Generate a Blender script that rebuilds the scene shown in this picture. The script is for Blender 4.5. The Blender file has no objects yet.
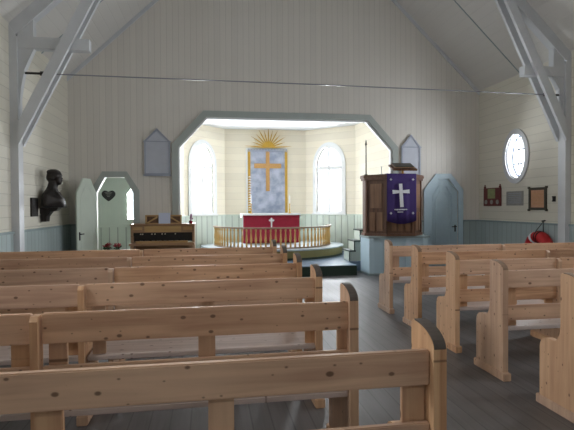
import bpy, bmesh, math, random
from mathutils import Vector, Matrix
random.seed(7)
C = bpy.context.scene.collection
S = bpy.context.scene
R = math.radians

# ---------------------------------------------------------------- camera, world, light, exposure
cam = bpy.data.cameras.new('camera'); cam_o = bpy.data.objects.new('camera', cam); C.objects.link(cam_o)
cam.sensor_width = 36; cam.lens = 478 / 574 * 36; cam.clip_start = .05; cam.clip_end = 200
cam_o.location = (0, 0, 1.5)
yaw, pit, roll = R(9.21), R(-1.04), R(.326)
cam_o.matrix_world = (Matrix.Translation((0, 0, 1.5)) @ Matrix.Rotation(-yaw, 4, 'Z')
                      @ Matrix.Rotation(pit + math.pi / 2, 4, 'X') @ Matrix.Rotation(-roll, 4, 'Z'))
S.camera = cam_o
S.view_settings.view_transform = 'Standard'; S.view_settings.look = 'None'
S.view_settings.gamma = 1; S.view_settings.use_curve_mapping = False
S.view_settings.exposure = 1.03
w = bpy.data.worlds.new('overcast_sky'); S.world = w; w.use_nodes = True
bg = w.node_tree.nodes['Background']; bg.inputs[0].default_value = (.86, .93, 1, 1); bg.inputs[1].default_value = 1.0
NAVE_W, APSE_W = 170, 170        # daylight coming in at the windows (watts per window)
def daylight(name, loc, direction, sx, sy, watts, col=(.93, .95, 1)):
    l = bpy.data.lights.new(name, 'AREA'); l.shape = 'RECTANGLE'; l.size = sx; l.size_y = sy; l.energy = watts; l.color = col
    o = bpy.data.objects.new(name, l); C.objects.link(o); o.location = loc
    o.rotation_euler = Vector(direction).to_track_quat('-Z', 'Y').to_euler()
    return o
for Y, k in ((9.1, .65), (5.8, 1.15), (2.6, 1.1), (-.6, .5), (-3.4, .2)):
    daylight('window_daylight', (6.75, Y, 2.5), (-1, 0, .22), .85, 1.05, NAVE_W * k)
for Y, k in ((5.8, .4), (2.6, .8), (-.6, .5), (-3.4, .3)):
    daylight('window_daylight', (-3.28, Y, 2.5), (1, 0, .22), .85, 1.05, NAVE_W * k)
daylight('window_daylight', (1.7 - 1.94 - .35, 13.5 + .3, 2.25), (.68, -.73, -.1), .9, 2.0, APSE_W * 1.15)
daylight('window_daylight', (1.7 + 1.78 + .35, 13.5 + .3, 2.25), (-.68, -.73, -.1), .9, 2.0, APSE_W * .75)
daylight('window_daylight', (-1.93, 12.95, 1.7), (0, -1, 0), .5, 1.0, 130)

# ---------------------------------------------------------------- materials
def new_mat(name):
    m = bpy.data.materials.new(name); m.use_nodes = True
    nt = m.node_tree; b = nt.nodes['Principled BSDF']
    return m, nt, b
def N(nt, t, **kw):
    n = nt.nodes.new(t)
    for k, v in kw.items(): setattr(n, k, v)
    return n
def M_(nt, op, a, b=None, c=None):
    n = N(nt, 'ShaderNodeMath', operation=op)
    for i, v in enumerate((a, b, c)):
        if v is None: continue
        if isinstance(v, (int, float)): n.inputs[i].default_value = v
        else: nt.links.new(v, n.inputs[i])
    return n.outputs[0]
def mixc(nt, fac, a, b, bt='MIX'):
    n = N(nt, 'ShaderNodeMix', data_type='RGBA', blend_type=bt)
    for s, v in ((0, fac), (6, a), (7, b)):
        if isinstance(v, (int, float)): n.inputs[s].default_value = v
        elif isinstance(v, tuple): n.inputs[s].default_value = (*v[:3], 1)
        else: nt.links.new(v, n.inputs[s])
    return n.outputs[2]
def srgb(r, g, b):
    f = lambda c: (c / 255 / 12.92) if c / 255 <= .04045 else ((c / 255 + .055) / 1.055) ** 2.4
    return (f(r), f(g), f(b))
def bump(nt, b, h, strength=.3, dist=.01):
    n = N(nt, 'ShaderNodeBump'); n.inputs['Strength'].default_value = strength; n.inputs['Distance'].default_value = dist
    nt.links.new(h, n.inputs['Height']); nt.links.new(n.outputs[0], b.inputs['Normal'])

def plain(name, col, rough=.55, metal=0, var=.06, scale=6):
    m, nt, b = new_mat(name)
    tc = N(nt, 'ShaderNodeTexCoord'); no = N(nt, 'ShaderNodeTexNoise'); no.inputs['Scale'].default_value = scale; no.inputs['Detail'].default_value = 4
    nt.links.new(tc.outputs['Object'], no.inputs['Vector'])
    dark = tuple(c * (1 - var * 2) for c in col)
    nt.links.new(mixc(nt, no.outputs[0], dark, tuple(min(1, c * (1 + var)) for c in col)), b.inputs['Base Color'])
    b.inputs['Roughness'].default_value = rough; b.inputs['Metallic'].default_value = metal
    return m

def boards(name, col, axis, width, rough=.5, groove=.012, gdark=.55, var=.07, spec=.3):
    """painted tongue-and-groove boards; axis = local axis the boards are counted along"""
    m, nt, b = new_mat(name)
    tc = N(nt, 'ShaderNodeTexCoord'); sp = N(nt, 'ShaderNodeSeparateXYZ'); nt.links.new(tc.outputs['Object'], sp.inputs[0])
    v = M_(nt, 'DIVIDE', sp.outputs['XYZ'.index(axis)], width)
    fr = M_(nt, 'FRACT', v); idx = M_(nt, 'FLOOR', v)
    d = M_(nt, 'ABSOLUTE', M_(nt, 'SUBTRACT', fr, .5))                     # .5 at the groove
    g = M_(nt, 'SMOOTH_MAX', M_(nt, 'MULTIPLY', M_(nt, 'SUBTRACT', d, .5 - groove / width), width / groove), 0.0, .1)
    wn = N(nt, 'ShaderNodeTexWhiteNoise', noise_dimensions='1D'); nt.links.new(idx, wn.inputs['W'])
    no = N(nt, 'ShaderNodeTexNoise'); no.inputs['Scale'].default_value = 1.6; no.inputs['Detail'].default_value = 5
    nt.links.new(tc.outputs['Object'], no.inputs['Vector'])
    t = M_(nt, 'ADD', M_(nt, 'MULTIPLY', wn.outputs[0], .5), M_(nt, 'MULTIPLY', no.outputs[0], .5))
    c1 = mixc(nt, t, tuple(c * (1 - var * 1.6) for c in col), tuple(min(1, c * (1 + var)) for c in col))
    c2 = mixc(nt, M_(nt, 'MULTIPLY', g, 1.0), c1, tuple(c * gdark for c in col))
    nt.links.new(c2, b.inputs['Base Color'])
    b.inputs['Roughness'].default_value = rough; b.inputs['Specular IOR Level'].default_value = spec
    bump(nt, b, M_(nt, 'SUBTRACT', 1.0, g), .5, .006)
    return m

def wood(name, c_light, c_dark, axis='X', rough=.42, knots=True, rnd=.35, plankw=None, scale=1.0, knotcol=(.10, .045, .02), face='backrest'):
    m, nt, b = new_mat(name)
    tc = N(nt, 'ShaderNodeTexCoord'); oi = N(nt, 'ShaderNodeObjectInfo')
    mp = N(nt, 'ShaderNodeMapping'); sc = {'X': (.35, 6, 6), 'Y': (6, .35, 6), 'Z': (6, 6, .35)}[axis]
    mp.inputs['Scale'].default_value = tuple(s * scale for s in sc)
    off = N(nt, 'ShaderNodeVectorMath', operation='SCALE'); off.inputs[0].default_value = (17, 31, 23); nt.links.new(oi.outputs['Random'], off.inputs[3])
    add = N(nt, 'ShaderNodeVectorMath', operation='ADD'); nt.links.new(tc.outputs['Object'], add.inputs[0]); nt.links.new(off.outputs[0], add.inputs[1])
    nt.links.new(add.outputs[0], mp.inputs['Vector'])
    n1 = N(nt, 'ShaderNodeTexNoise'); n1.inputs['Scale'].default_value = 4; n1.inputs['Detail'].default_value = 6; n1.inputs['Distortion'].default_value = .6
    nt.links.new(mp.outputs[0], n1.inputs['Vector'])
    n2 = N(nt, 'ShaderNodeTexNoise'); n2.inputs['Scale'].default_value = 1.3; n2.inputs['Detail'].default_value = 3
    nt.links.new(add.outputs[0], n2.inputs['Vector'])
    ramp = N(nt, 'ShaderNodeMapRange'); ramp.inputs[1].default_value = .3; ramp.inputs[2].default_value = .7
    nt.links.new(n1.outputs[0], ramp.inputs[0])
    col = mixc(nt, ramp.outputs[0], c_dark, c_light)
    pale = tuple(min(1, c * 1.12 + .03) for c in c_light)
    r2 = N(nt, 'ShaderNodeMapRange'); r2.inputs[1].default_value = .4; r2.inputs[2].default_value = .7; nt.links.new(n2.outputs[0], r2.inputs[0])
    col = mixc(nt, M_(nt, 'MULTIPLY', r2.outputs[0], .45), col, pale)
    gray = tuple(sum(c_light) / 3 * k for k in (1.04, .98, .95))
    col = mixc(nt, M_(nt, 'MULTIPLY', oi.outputs['Random'], rnd), col, gray)
    if knots:
        sk_ = N(nt, 'ShaderNodeSeparateXYZ'); nt.links.new(add.outputs[0], sk_.inputs[0]); mk = N(nt, 'ShaderNodeCombineXYZ')
        u_, v_ = {'backrest': (0, 2), 'seat': (0, 1), 'end': (2, 1)}[face]
        nt.links.new(M_(nt, 'MULTIPLY', sk_.outputs[u_], 8.5), mk.inputs[0]); nt.links.new(M_(nt, 'MULTIPLY', sk_.outputs[v_], 13), mk.inputs[1])
        vo = N(nt, 'ShaderNodeTexVoronoi', voronoi_dimensions='2D'); vo.inputs['Scale'].default_value = 1.0
        nt.links.new(mk.outputs[0], vo.inputs['Vector'])
        sepc = N(nt, 'ShaderNodeSeparateColor'); nt.links.new(vo.outputs['Color'], sepc.inputs[0])
        lim = M_(nt, 'MULTIPLY', M_(nt, 'GREATER_THAN', sepc.outputs[0], .3), M_(nt, 'ADD', M_(nt, 'MULTIPLY', M_(nt, 'MULTIPLY', sepc.outputs[1], sepc.outputs[1]), .10), .035))
        k = N(nt, 'ShaderNodeMapRange', interpolation_type='SMOOTHSTEP'); nt.links.new(M_(nt, 'SUBTRACT', lim, vo.outputs['Distance']), k.inputs[0])
        k.inputs[1].default_value = -.03; k.inputs[2].default_value = .04
        col = mixc(nt, M_(nt, 'MULTIPLY', k.outputs[0], .8), col, knotcol)
    if plankw:
        sp = N(nt, 'ShaderNodeSeparateXYZ'); nt.links.new(tc.outputs['Object'], sp.inputs[0])
        v = M_(nt, 'DIVIDE', sp.outputs[plankw[0]], plankw[1]); fr = M_(nt, 'FRACT', v)
        wn = N(nt, 'ShaderNodeTexWhiteNoise', noise_dimensions='1D'); nt.links.new(M_(nt, 'FLOOR', v), wn.inputs['W'])
        col = mixc(nt, M_(nt, 'MULTIPLY', wn.outputs[0], .35), col, tuple(c * .55 for c in c_dark))
        gr = M_(nt, 'GREATER_THAN', M_(nt, 'ABSOLUTE', M_(nt, 'SUBTRACT', fr, .5)), .465)
        col = mixc(nt, M_(nt, 'MULTIPLY', gr, .75), col, tuple(c * .15 for c in c_dark))
    nt.links.new(col, b.inputs['Base Color'])
    rr = N(nt, 'ShaderNodeMapRange'); rr.inputs[3].default_value = rough - .08; rr.inputs[4].default_value = rough + .12
    nt.links.new(n2.outputs[0], rr.inputs[0]); nt.links.new(rr.outputs[0], b.inputs['Roughness'])
    bump(nt, b, n1.outputs[0], .12, .004)
    return m

CREAM = srgb(224, 220, 212); MINT = srgb(214, 224, 212); BLUEG = srgb(172, 186, 186)
m_gable = boards('cream_vertical_boards', CREAM, 'X', .125, gdark=.8, groove=.008, var=.04)
m_side = boards('cream_horizontal_boards', srgb(216, 212, 198), 'Z', .17, gdark=.75, groove=.008, var=.04)
m_apse = boards('ivory_horizontal_boards', srgb(242, 234, 214), 'Z', .19, gdark=.82, groove=.007)
m_ceil = boards('grey_ceiling_boards', srgb(210, 208, 203), 'X', .14, gdark=.93, groove=.006, var=.02)
m_white = plain('white_paint', srgb(236, 238, 238), .45, var=.02)
m_apse_ceil = plain('white_ceiling_paint', srgb(233, 236, 240), .6, var=.02)
m_truss = plain('pale_grey_beam_paint', srgb(206, 209, 212), .45, var=.05)
m_archtrim = plain('grey_green_trim_paint', srgb(176, 184, 180), .45, var=.04)
m_dado_x = boards('blue_grey_dado_boards', BLUEG, 'X', .16, gdark=.6)
m_dado_cap = plain('blue_grey_dado_cap', srgb(142, 158, 160), .4)
m_mint = boards('mint_dado_boards', MINT, 'X', .2, gdark=.38, groove=.018)
m_mint_plain = plain('mint_paint', MINT, .5, var=.03)
m_door = plain('pale_blue_door_paint', srgb(182, 205, 216), .4, var=.04)
m_doorpanel = plain('pale_blue_panel_paint', srgb(188, 210, 220), .4, var=.04)
m_pew_x = wood('pine_along', srgb(222, 180, 142), srgb(172, 124, 90), 'X', rnd=.25)
m_pew_z = wood('pine_upright', srgb(212, 170, 128), srgb(174, 126, 88), 'Z', face='end')
m_seat = wood('pale_sheen_pine_seat', srgb(205, 188, 180), srgb(168, 150, 140), 'X', rough=.3, rnd=.5, face='seat')  # pale grey tone puts window light reflected off the seats into the colour
m_cap = plain('worn_dark_end_grain', srgb(92, 82, 74), .5, var=.2, scale=30)
m_cap2 = plain('worn_brown_end_grain', srgb(140, 112, 88), .5, var=.2, scale=30)
m_floor = wood('grey_floor_planks', srgb(90, 86, 86), srgb(62, 58, 57), 'Y', rough=.5, knots=False, rnd=0, plankw=(0, .14))
m_floor.node_tree.nodes['Principled BSDF'].inputs['IOR'].default_value = 2.1
m_chfloor = plain('pale_grey_green_floor_paint', srgb(140, 160, 184), .25, var=.06)
m_riser = plain('dark_green_paint', srgb(38, 58, 48), .4)
m_brass = plain('gilded_baluster_paint', srgb(206, 168, 104), .35, metal=.1)
m_railtop = wood('brown_handrail', srgb(172, 150, 128), srgb(140, 116, 94), 'X', rough=.3, knots=False, rnd=0)
m_olive = plain('olive_gold_kneeler_paint', srgb(150, 140, 86), .45)
m_kneel = plain('pale_blue_kneeler_top', srgb(186, 196, 202), .35)
m_pulpit = wood('dark_brown_pulpit_wood', srgb(112, 76, 52), srgb(72, 44, 30), 'Z', rough=.35, knots=False, rnd=.1)
m_pulpit2 = wood('light_brown_pulpit_panel', srgb(142, 104, 72), srgb(98, 64, 42), 'Z', rough=.35, knots=False, rnd=.1)
m_purple = plain('purple_cloth', srgb(62, 40, 110), .8, var=.12, scale=14)
m_red = plain('crimson_cloth', srgb(150, 22, 52), .8, var=.1, scale=10)
m_linen = plain('white_linen', srgb(232, 234, 238), .8, var=.03)
m_organ = wood('organ_wood', srgb(170, 132, 94), srgb(130, 96, 66), 'X', rough=.4, knots=False, rnd=.15)
m_organ_l = wood('light_music_desk_wood', srgb(196, 160, 104), srgb(160, 122, 74), 'X', rough=.4, knots=False, rnd=.1)
m_black = plain('black_finish', srgb(26, 25, 26), .4)
m_ivory = plain('ivory_keys', srgb(215, 205, 185), .35)
m_bronze = plain('dark_bronze', srgb(52, 48, 46), .42, metal=.5, var=.2, scale=9)
m_gold = plain('gold_thread', srgb(200, 158, 50), .5, var=.15, scale=20)
m_orange = plain('ochre_cross_weave', srgb(196, 152, 92), .75, var=.15, scale=30)
m_paper = plain('paper', srgb(212, 220, 240), .7, var=.02)
m_hymn = plain('pale_lilac_blue_paint', srgb(198, 203, 214), .5)
m_hymnf = plain('lilac_grey_edge', srgb(166, 174, 190), .5)
m_iron = plain('dark_iron', srgb(48, 44, 42), .45, metal=.6)
m_steel = plain('galvanised_rod', srgb(150, 152, 158), .35, metal=.7)
m_redbuoy = plain('red_enamel', srgb(190, 28, 34), .4)
m_darkred = plain('dark_red_wood', srgb(104, 42, 38), .45)
m_greenish = plain('faded_green_picture', srgb(150, 158, 110), .7, var=.2, scale=18)
m_peach = plain('peach_document', srgb(206, 158, 128), .7, var=.12, scale=30)
m_pewter = plain('pale_pewter_plaque', srgb(158, 156, 150), .5, metal=.2, var=.2, scale=40)
m_frame = plain('dark_olive_frame', srgb(66, 62, 50), .45)
m_leaf = plain('dark_green_leaf', srgb(50, 78, 48), .6, var=.2)
m_flower = plain('red_petals', srgb(176, 40, 52), .6, var=.2)
m_pink = plain('violet_pink_petals', srgb(150, 60, 120), .6, var=.2)
m_clay = plain('terracotta', srgb(140, 84, 62), .7)
m_chrome = plain('dark_metal_handle', srgb(60, 60, 62), .3, metal=.8)

def tapestry():
    m, nt, b = new_mat('blue_grey_woven_tapestry')
    tc = N(nt, 'ShaderNodeTexCoord'); n = N(nt, 'ShaderNodeTexNoise'); n.inputs['Scale'].default_value = 5; n.inputs['Detail'].default_value = 8
    nt.links.new(tc.outputs['Object'], n.inputs['Vector'])
    mr = N(nt, 'ShaderNodeMapRange'); mr.inputs[1].default_value = .35; mr.inputs[2].default_value = .65; nt.links.new(n.outputs[0], mr.inputs[0])
    nt.links.new(mixc(nt, mr.outputs[0], srgb(140, 150, 172), srgb(186, 192, 208)), b.inputs['Base Color'])
    b.inputs['Roughness'].default_value = .85; return m
m_tap = tapestry()
def glass():
    m = bpy.data.materials.new('window_glass'); m.use_nodes = True; nt = m.node_tree; nt.nodes.clear()
    o = N(nt, 'ShaderNodeOutputMaterial'); t = N(nt, 'ShaderNodeBsdfTransparent'); g = N(nt, 'ShaderNodeBsdfGlossy'); g.inputs['Roughness'].default_value = .02
    t.inputs[0].default_value = (.97, .98, .98, 1)
    mx = N(nt, 'ShaderNodeMixShader'); mx.inputs[0].default_value = .06
    nt.links.new(t.outputs[0], mx.inputs[1]); nt.links.new(g.outputs[0], mx.inputs[2]); nt.links.new(mx.outputs[0], o.inputs[0]); return m
m_glass = glass()

# ---------------------------------------------------------------- helpers
def link(name, me, m, parent=None):
    if m is not None: me.materials.clear(); me.materials.append(m)
    o = bpy.data.objects.new(name, me); C.objects.link(o)
    if parent is not None: o.parent = parent
    return o
def obj(name, bm, m, parent=None, smooth=False):
    me = bpy.data.meshes.new(name); bmesh.ops.recalc_face_normals(bm, faces=bm.faces); bm.to_mesh(me); bm.free()
    if smooth:
        for p in me.polygons: p.use_smooth = True
    return link(name, me, m, parent)
def box(bm, x0, x1, y0, y1, z0, z1, bev=0):
    b = bmesh.new() if bev else bm
    vs = [b.verts.new((x, y, z)) for x in (x0, x1) for y in (y0, y1) for z in (z0, z1)]
    for f in ((0, 1, 3, 2), (4, 6, 7, 5), (0, 4, 5, 1), (2, 3, 7, 6), (0, 2, 6, 4), (1, 5, 7, 3)): b.faces.new([vs[i] for i in f])
    if bev:
        bmesh.ops.recalc_face_normals(b, faces=b.faces)
        bmesh.ops.bevel(b, geom=b.edges[:], offset=bev, segments=2, affect='EDGES')
        merge(bm, b)
    return bm
def merge(bm, b):
    mp = {v: bm.verts.new(v.co) for v in b.verts}
    for f in b.faces: bm.faces.new([mp[v] for v in f.verts])
    b.free()
def bx(name, x0, x1, y0, y1, z0, z1, m, parent=None, bev=0):
    return obj(name, box(bmesh.new(), x0, x1, y0, y1, z0, z1, bev), m, parent)
def prism(bm, pts, a0, a1, plane='XZ'):
    """extrude a 2D outline along the remaining axis"""
    def P(u, v, a): return {'XZ': (u, a, v), 'YZ': (a, u, v), 'XY': (u, v, a)}[plane]
    A = [bm.verts.new(P(u, v, a0)) for u, v in pts]; B = [bm.verts.new(P(u, v, a1)) for u, v in pts]
    bm.faces.new(A); bm.faces.new(B[::-1])
    n = len(pts)
    for i in range(n): bm.faces.new((A[i], B[i], B[(i + 1) % n], A[(i + 1) % n]))
    return bm
def tube(bm, pts, r, seg=8, caps=True):
    pts = [Vector(p) for p in pts]; rs = r if isinstance(r, (list, tuple)) else [r] * len(pts); rings = []
    for i, p in enumerate(pts):
        d = (pts[min(i + 1, len(pts) - 1)] - pts[max(i - 1, 0)]).normalized()
        u = d.cross(Vector((0, 0, 1)) if abs(d.z) < .95 else Vector((1, 0, 0))).normalized(); v = d.cross(u)
        rings.append([bm.verts.new(p + (u * math.cos(t) + v * math.sin(t)) * rs[i]) for t in [2 * math.pi * k / seg for k in range(seg)]])
    for a, b in zip(rings, rings[1:]):
        for k in range(seg): bm.faces.new((a[k], a[(k + 1) % seg], b[(k + 1) % seg], b[k]))
    if caps: bm.faces.new(rings[0][::-1]); bm.faces.new(rings[-1])
    return bm
def lathe(bm, prof, c=(0, 0, 0), seg=16):
    rings = [[bm.verts.new((c[0] + r * math.cos(2 * math.pi * k / seg), c[1] + r * math.sin(2 * math.pi * k / seg), c[2] + z)) for k in range(seg)] for r, z in prof]
    for a, b in zip(rings, rings[1:]):
        for k in range(seg): bm.faces.new((a[k], a[(k + 1) % seg], b[(k + 1) % seg], b[k]))
    bm.faces.new(rings[0][::-1]); bm.faces.new(rings[-1]); return bm
def plate(name, outline, holes, th, m, parent=None):
    """flat board with holes, in local XZ, thickness th going from y=0 to y=+th"""
    cu = bpy.data.curves.new(name + '_outline', 'CURVE'); cu.dimensions = '2D'; cu.fill_mode = 'BOTH'; cu.extrude = th / 2
    for loop in [outline] + list(holes):
        sp = cu.splines.new('POLY'); sp.points.add(len(loop) - 1); sp.use_cyclic_u = True
        for p, (x, z) in zip(sp.points, loop): p.co = (x, z, 0, 1)
    co = bpy.data.objects.new('tmp', cu)
    me = bpy.data.meshes.new_from_object(co)
    bpy.data.objects.remove(co); bpy.data.curves.remove(cu)
    me.transform(Matrix(((1, 0, 0, 0), (0, 0, -1, th / 2), (0, 1, 0, 0), (0, 0, 0, 1))))
    bm = bmesh.new(); bm.from_mesh(me); bmesh.ops.remove_doubles(bm, verts=bm.verts, dist=1e-5); bmesh.ops.recalc_face_normals(bm, faces=bm.faces); bm.to_mesh(me); bm.free()
    me.name = name
    return link(name, me, m, parent)
def thing(name, label, cat, loc=(0, 0, 0), rotz=0, group=None):
    o = bpy.data.objects.new(name, None); o.empty_display_size = .1; C.objects.link(o); o.location = loc; o.rotation_euler = (0, 0, rotz)
    return tag(o, label, cat, group)
def tag(o, label, cat, group=None):
    o['label'] = label; o['category'] = cat
    if group: o['group'] = group
    return o
def struct(o, label=None):
    o['kind'] = 'structure'
    if label: o['label'] = label
    return o
def octa(x0, x1, z0, zs, zt, ch):
    """opening outline with cut top corners"""
    return [(x0, z0), (x1, z0), (x1, zs), (x1 - ch, zt), (x0 + ch, zt), (x0, zs)]
def archpts(cx, hw, z0, zs, zt, n=14):
    return [(cx - hw, z0), (cx + hw, z0)] + [(cx + hw * math.cos(t), zs + (zt - zs) * math.sin(t)) for t in [math.pi * k / n for k in range(n + 1)]]
def ell(cx, cz, a, b, n=32):
    return [(cx + a * math.cos(2 * math.pi * k / n), cz + b * math.sin(2 * math.pi * k / n)) for k in range(n)]

# ---------------------------------------------------------------- the room
WL, WR, D, EAVE, SL = -2.87, 6.33, 10.5, 4.2, .96
MID = (WL + WR) / 2; RIDGE = EAVE + (WR - WL) / 2 * SL; BACK = -5.0
struct(bx('floor', WL - .2, WR + .2, BACK - .2, D + .12, -.15, 0, m_floor), 'worn grey plank floor of the nave')
struct(bx('floor_vestry', WL - .2, -.95, D + .12, 12.9, -.15, 0, m_floor), 'plank floor of side room behind the open door')
AX = 1.75; OP = octa(AX - 2.4, AX + 2.42, .22, 2.78, 3.44, .60)
OP = [(AX - 2.4, -.1), (AX + 2.42, -.1)] + OP[2:]
LD = [(-2.33, -.1), (-1.58, -.1), (-1.58, 1.80), (-1.76, 2.13), (-2.15, 2.13), (-2.33, 1.80)]
RD = [(5.05, -.1), (5.79, -.1), (5.79, 1.82), (5.55, 2.12), (5.28, 2.12), (5.05, 1.82)]
g = plate('wall_far', [(WL, -.1), (-2.34, -.1), (-2.34, -.1), (WR, -.1), (WR, EAVE), (MID, RIDGE), (WL, EAVE)][0:1] + [(WR, -.1), (WR, EAVE), (MID, RIDGE), (WL, EAVE)],
          [[(x, max(z, .0)) for x, z in h] for h in (OP, LD, RD)], .12, m_gable)
g.location = (0, D, 0); struct(g, 'gable wall of cream upright boards around the chancel arch')
def oval_y(Y): return ell(Y, 2.52, .33, .47)
RW = [9.11, 5.8, 2.6, -.6, -3.4]; LW = [5.8, 2.6, -.6, -3.4]
def side_wall(name, ys, right):
    lo = [(BACK, -.1), (D + .12, -.1), (D + .12, EAVE + .02), (BACK, EAVE + .02)]
    if right:   # local x -> world -y
        o = plate(name, [(-a, b) for a, b in lo], [[(-a, b) for a, b in oval_y(y)] for y in ys], .2, m_side)
        o.rotation_euler = (0, 0, -math.pi / 2); o.location = (WR, 0, 0)
    else:
        o = plate(name, lo, [oval_y(y) for y in ys], .2, m_side)
        o.rotation_euler = (0, 0, math.pi / 2); o.location = (WL, 0, 0)
    return struct(o)
side_wall('wall_right', RW, True)['label'] = 'right side wall of cream horizontal boards with oval window'
side_wall('wall_left', LW, False)['label'] = 'left side wall of cream horizontal boards'
o = plate('wall_rear', [(WL - .2, -.1), (WR + .2, -.1), (WR + .2, EAVE), (MID, RIDGE + .2), (WL - .2, EAVE)], [], .12, m_gable); o.location = (0, BACK - .12, 0); struct(o)
# ceiling slopes
bm = bmesh.new()
ov = .25
prism(bm, [(WL - ov, EAVE - ov * SL), (MID, RIDGE), (MID, RIDGE + .15), (WL - ov, EAVE - ov * SL + .15)], BACK - .12, D + .12)
prism(bm, [(WR + ov, EAVE - ov * SL), (WR + ov, EAVE - ov * SL + .15), (MID, RIDGE + .15), (MID, RIDGE)], BACK - .12, D + .12)
ceil = obj('ceiling', bm, m_ceil); struct(ceil, 'steep grey boarded ceiling slopes')
# rake strip along the gable and thin ridges across the slopes
tn = 1
def trim(o, label=None):
    return struct(o, label)
bm = bmesh.new()
prism(bm, [(WL, EAVE - .10), (WL, EAVE), (MID, RIDGE), (WR, EAVE), (WR, EAVE - .10), (MID, RIDGE - .10)], D - .03, D)
trim(obj('trim_1', bm, m_truss), 'pale strip where the ceiling meets the gable')
for i, Y in enumerate((8.97,)):
    bm = bmesh.new()
    prism(bm, [(WL, EAVE - .012), (WL, EAVE), (MID, RIDGE), (WR, EAVE), (WR, EAVE - .012), (MID, RIDGE - .012)], Y - .012, Y + .012)
    trim(obj('trim_2', bm, m_dado_cap), 'thin dark seam line across the ceiling')
# arch trim
aw = .13
out = [(AX - 2.4 - aw, .22), (AX + 2.42 + aw, .22), (AX + 2.42 + aw, 2.78 + .06), (AX + 2.42 - .60 + .06, 3.44 + aw), (AX - 2.4 + .60 - .06, 3.44 + aw), (AX - 2.4 - aw, 2.78 + .06)]
o = plate('trim_3', [(x, z if z > .3 else 0) for x, z in out], [], .035, m_archtrim)
bpy.data.objects.remove(o)
fr = [(AX - 2.4 - aw, 0), (AX - 2.4, 0)] + [(AX - 2.4, 2.78), (AX - 1.8, 3.44), (AX + 1.82, 3.44), (AX + 2.42, 2.78), (AX + 2.42, 0), (AX + 2.42 + aw, 0)] + [out[2], out[3], out[4], out[5]]
o = plate('trim_3', fr, [], .04, m_archtrim); o.location = (0, D - .04, 0); trim(o, 'grey green trim around the chancel arch')
inr = [(AX - 2.4, 0), (AX - 2.37, 0), (AX - 2.37, 2.77), (AX - 1.785, 3.41), (AX + 1.805, 3.41), (AX + 2.39, 2.77), (AX + 2.39, 0), (AX + 2.42, 0)] + [(AX + 2.42, 2.78), (AX + 1.82, 3.44), (AX - 1.8, 3.44), (AX - 2.4, 2.78)]
o = plate('trim_4', inr, [], .14, m_white); o.location = (0, D, 0); trim(o, 'white lining inside the chancel arch')

# nave dado (blue grey)
DZ = 1.12
def dado(name, p0, p1, z0, z1, mb, mc, th=.025, capd=.045):
    p0, p1 = Vector(p0), Vector(p1); L = (p1 - p0).length; a = math.atan2(p1.y - p0.y, p1.x - p0.x)
    o = bx(name, 0, L, -th, 0, z0, z1, mb); o.location = (p0.x, p0.y, 0); o.rotation_euler = (0, 0, a); struct(o)
    c = bx(name.replace('trim', 'trim'), 0, L, -capd, 0, z1, z1 + .035, mc); c.parent = o; c.name = 'dado_cap'
    return o
dado('trim_5', (WL, D), (-2.47, D), 0, DZ, m_dado_x, m_dado_cap)
dado('trim_6', (5.92, D), (WR, D), 0, DZ, m_dado_x, m_dado_cap)
dado('trim_7', (AX + 2.42 + aw, D), (4.92, D), 0, DZ, m_dado_x, m_dado_cap)
dado('trim_8', (WR, D), (WR, BACK), 0, DZ, m_dado_x, m_dado_cap)
dado('trim_9', (WL, BACK), (WL, D), 0, DZ, m_dado_x, m_dado_cap)
dado('trim_10', (-1.43, D), (AX - 2.4 - aw, D), 0, .85, m_dado_x, m_dado_cap)

# ---------------------------------------------------------------- chancel
CZ = 3.76
P = [(-.65, D + .12), (-.65, 12.95), (.45, 14.05), (2.85, 14.05), (4.05, 12.95), (4.15, 12.95), (4.15, D + .12)]
P = [(-.72, D + .12), (-.65, 12.95), (.45, 14.05), (2.85, 14.05), (4.05, 12.95), (4.24, D + .12)]
struct(obj('floor_chancel', prism(prism(bmesh.new(), P, -.1, .22, 'XY'), [(-.15, 9.97), (3.14, 9.97), (3.14, D + .12), (-.15, D + .12)], -.02, .22, 'XY'), m_chfloor), 'raised pale floor of the chancel')
bm = bmesh.new(); box(bm, -.15, 3.14, 9.955, 9.97, 0, .205)
trim(obj('trim_11', bm, m_riser), 'dark green riser of the chancel step')
struct(obj('ceiling_chancel', prism(bmesh.new(), [(-.8, D + .12), (-.8, 13.1), (.4, 14.2), (2.95, 14.2), (4.3, 13.1), (4.3, D + .12)], CZ, CZ + .1, 'XY'), m_apse_ceil), 'white ceiling of the chancel')
names = ['wall_chancel_left', 'wall_chancel_left_corner', 'wall_chancel_back', 'wall_chancel_right_corner', 'wall_chancel_right']
win = {1: .66, 3: .86}
SILL, SPR, TOP, HW = 1.30, 2.68, 3.25, .43
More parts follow.
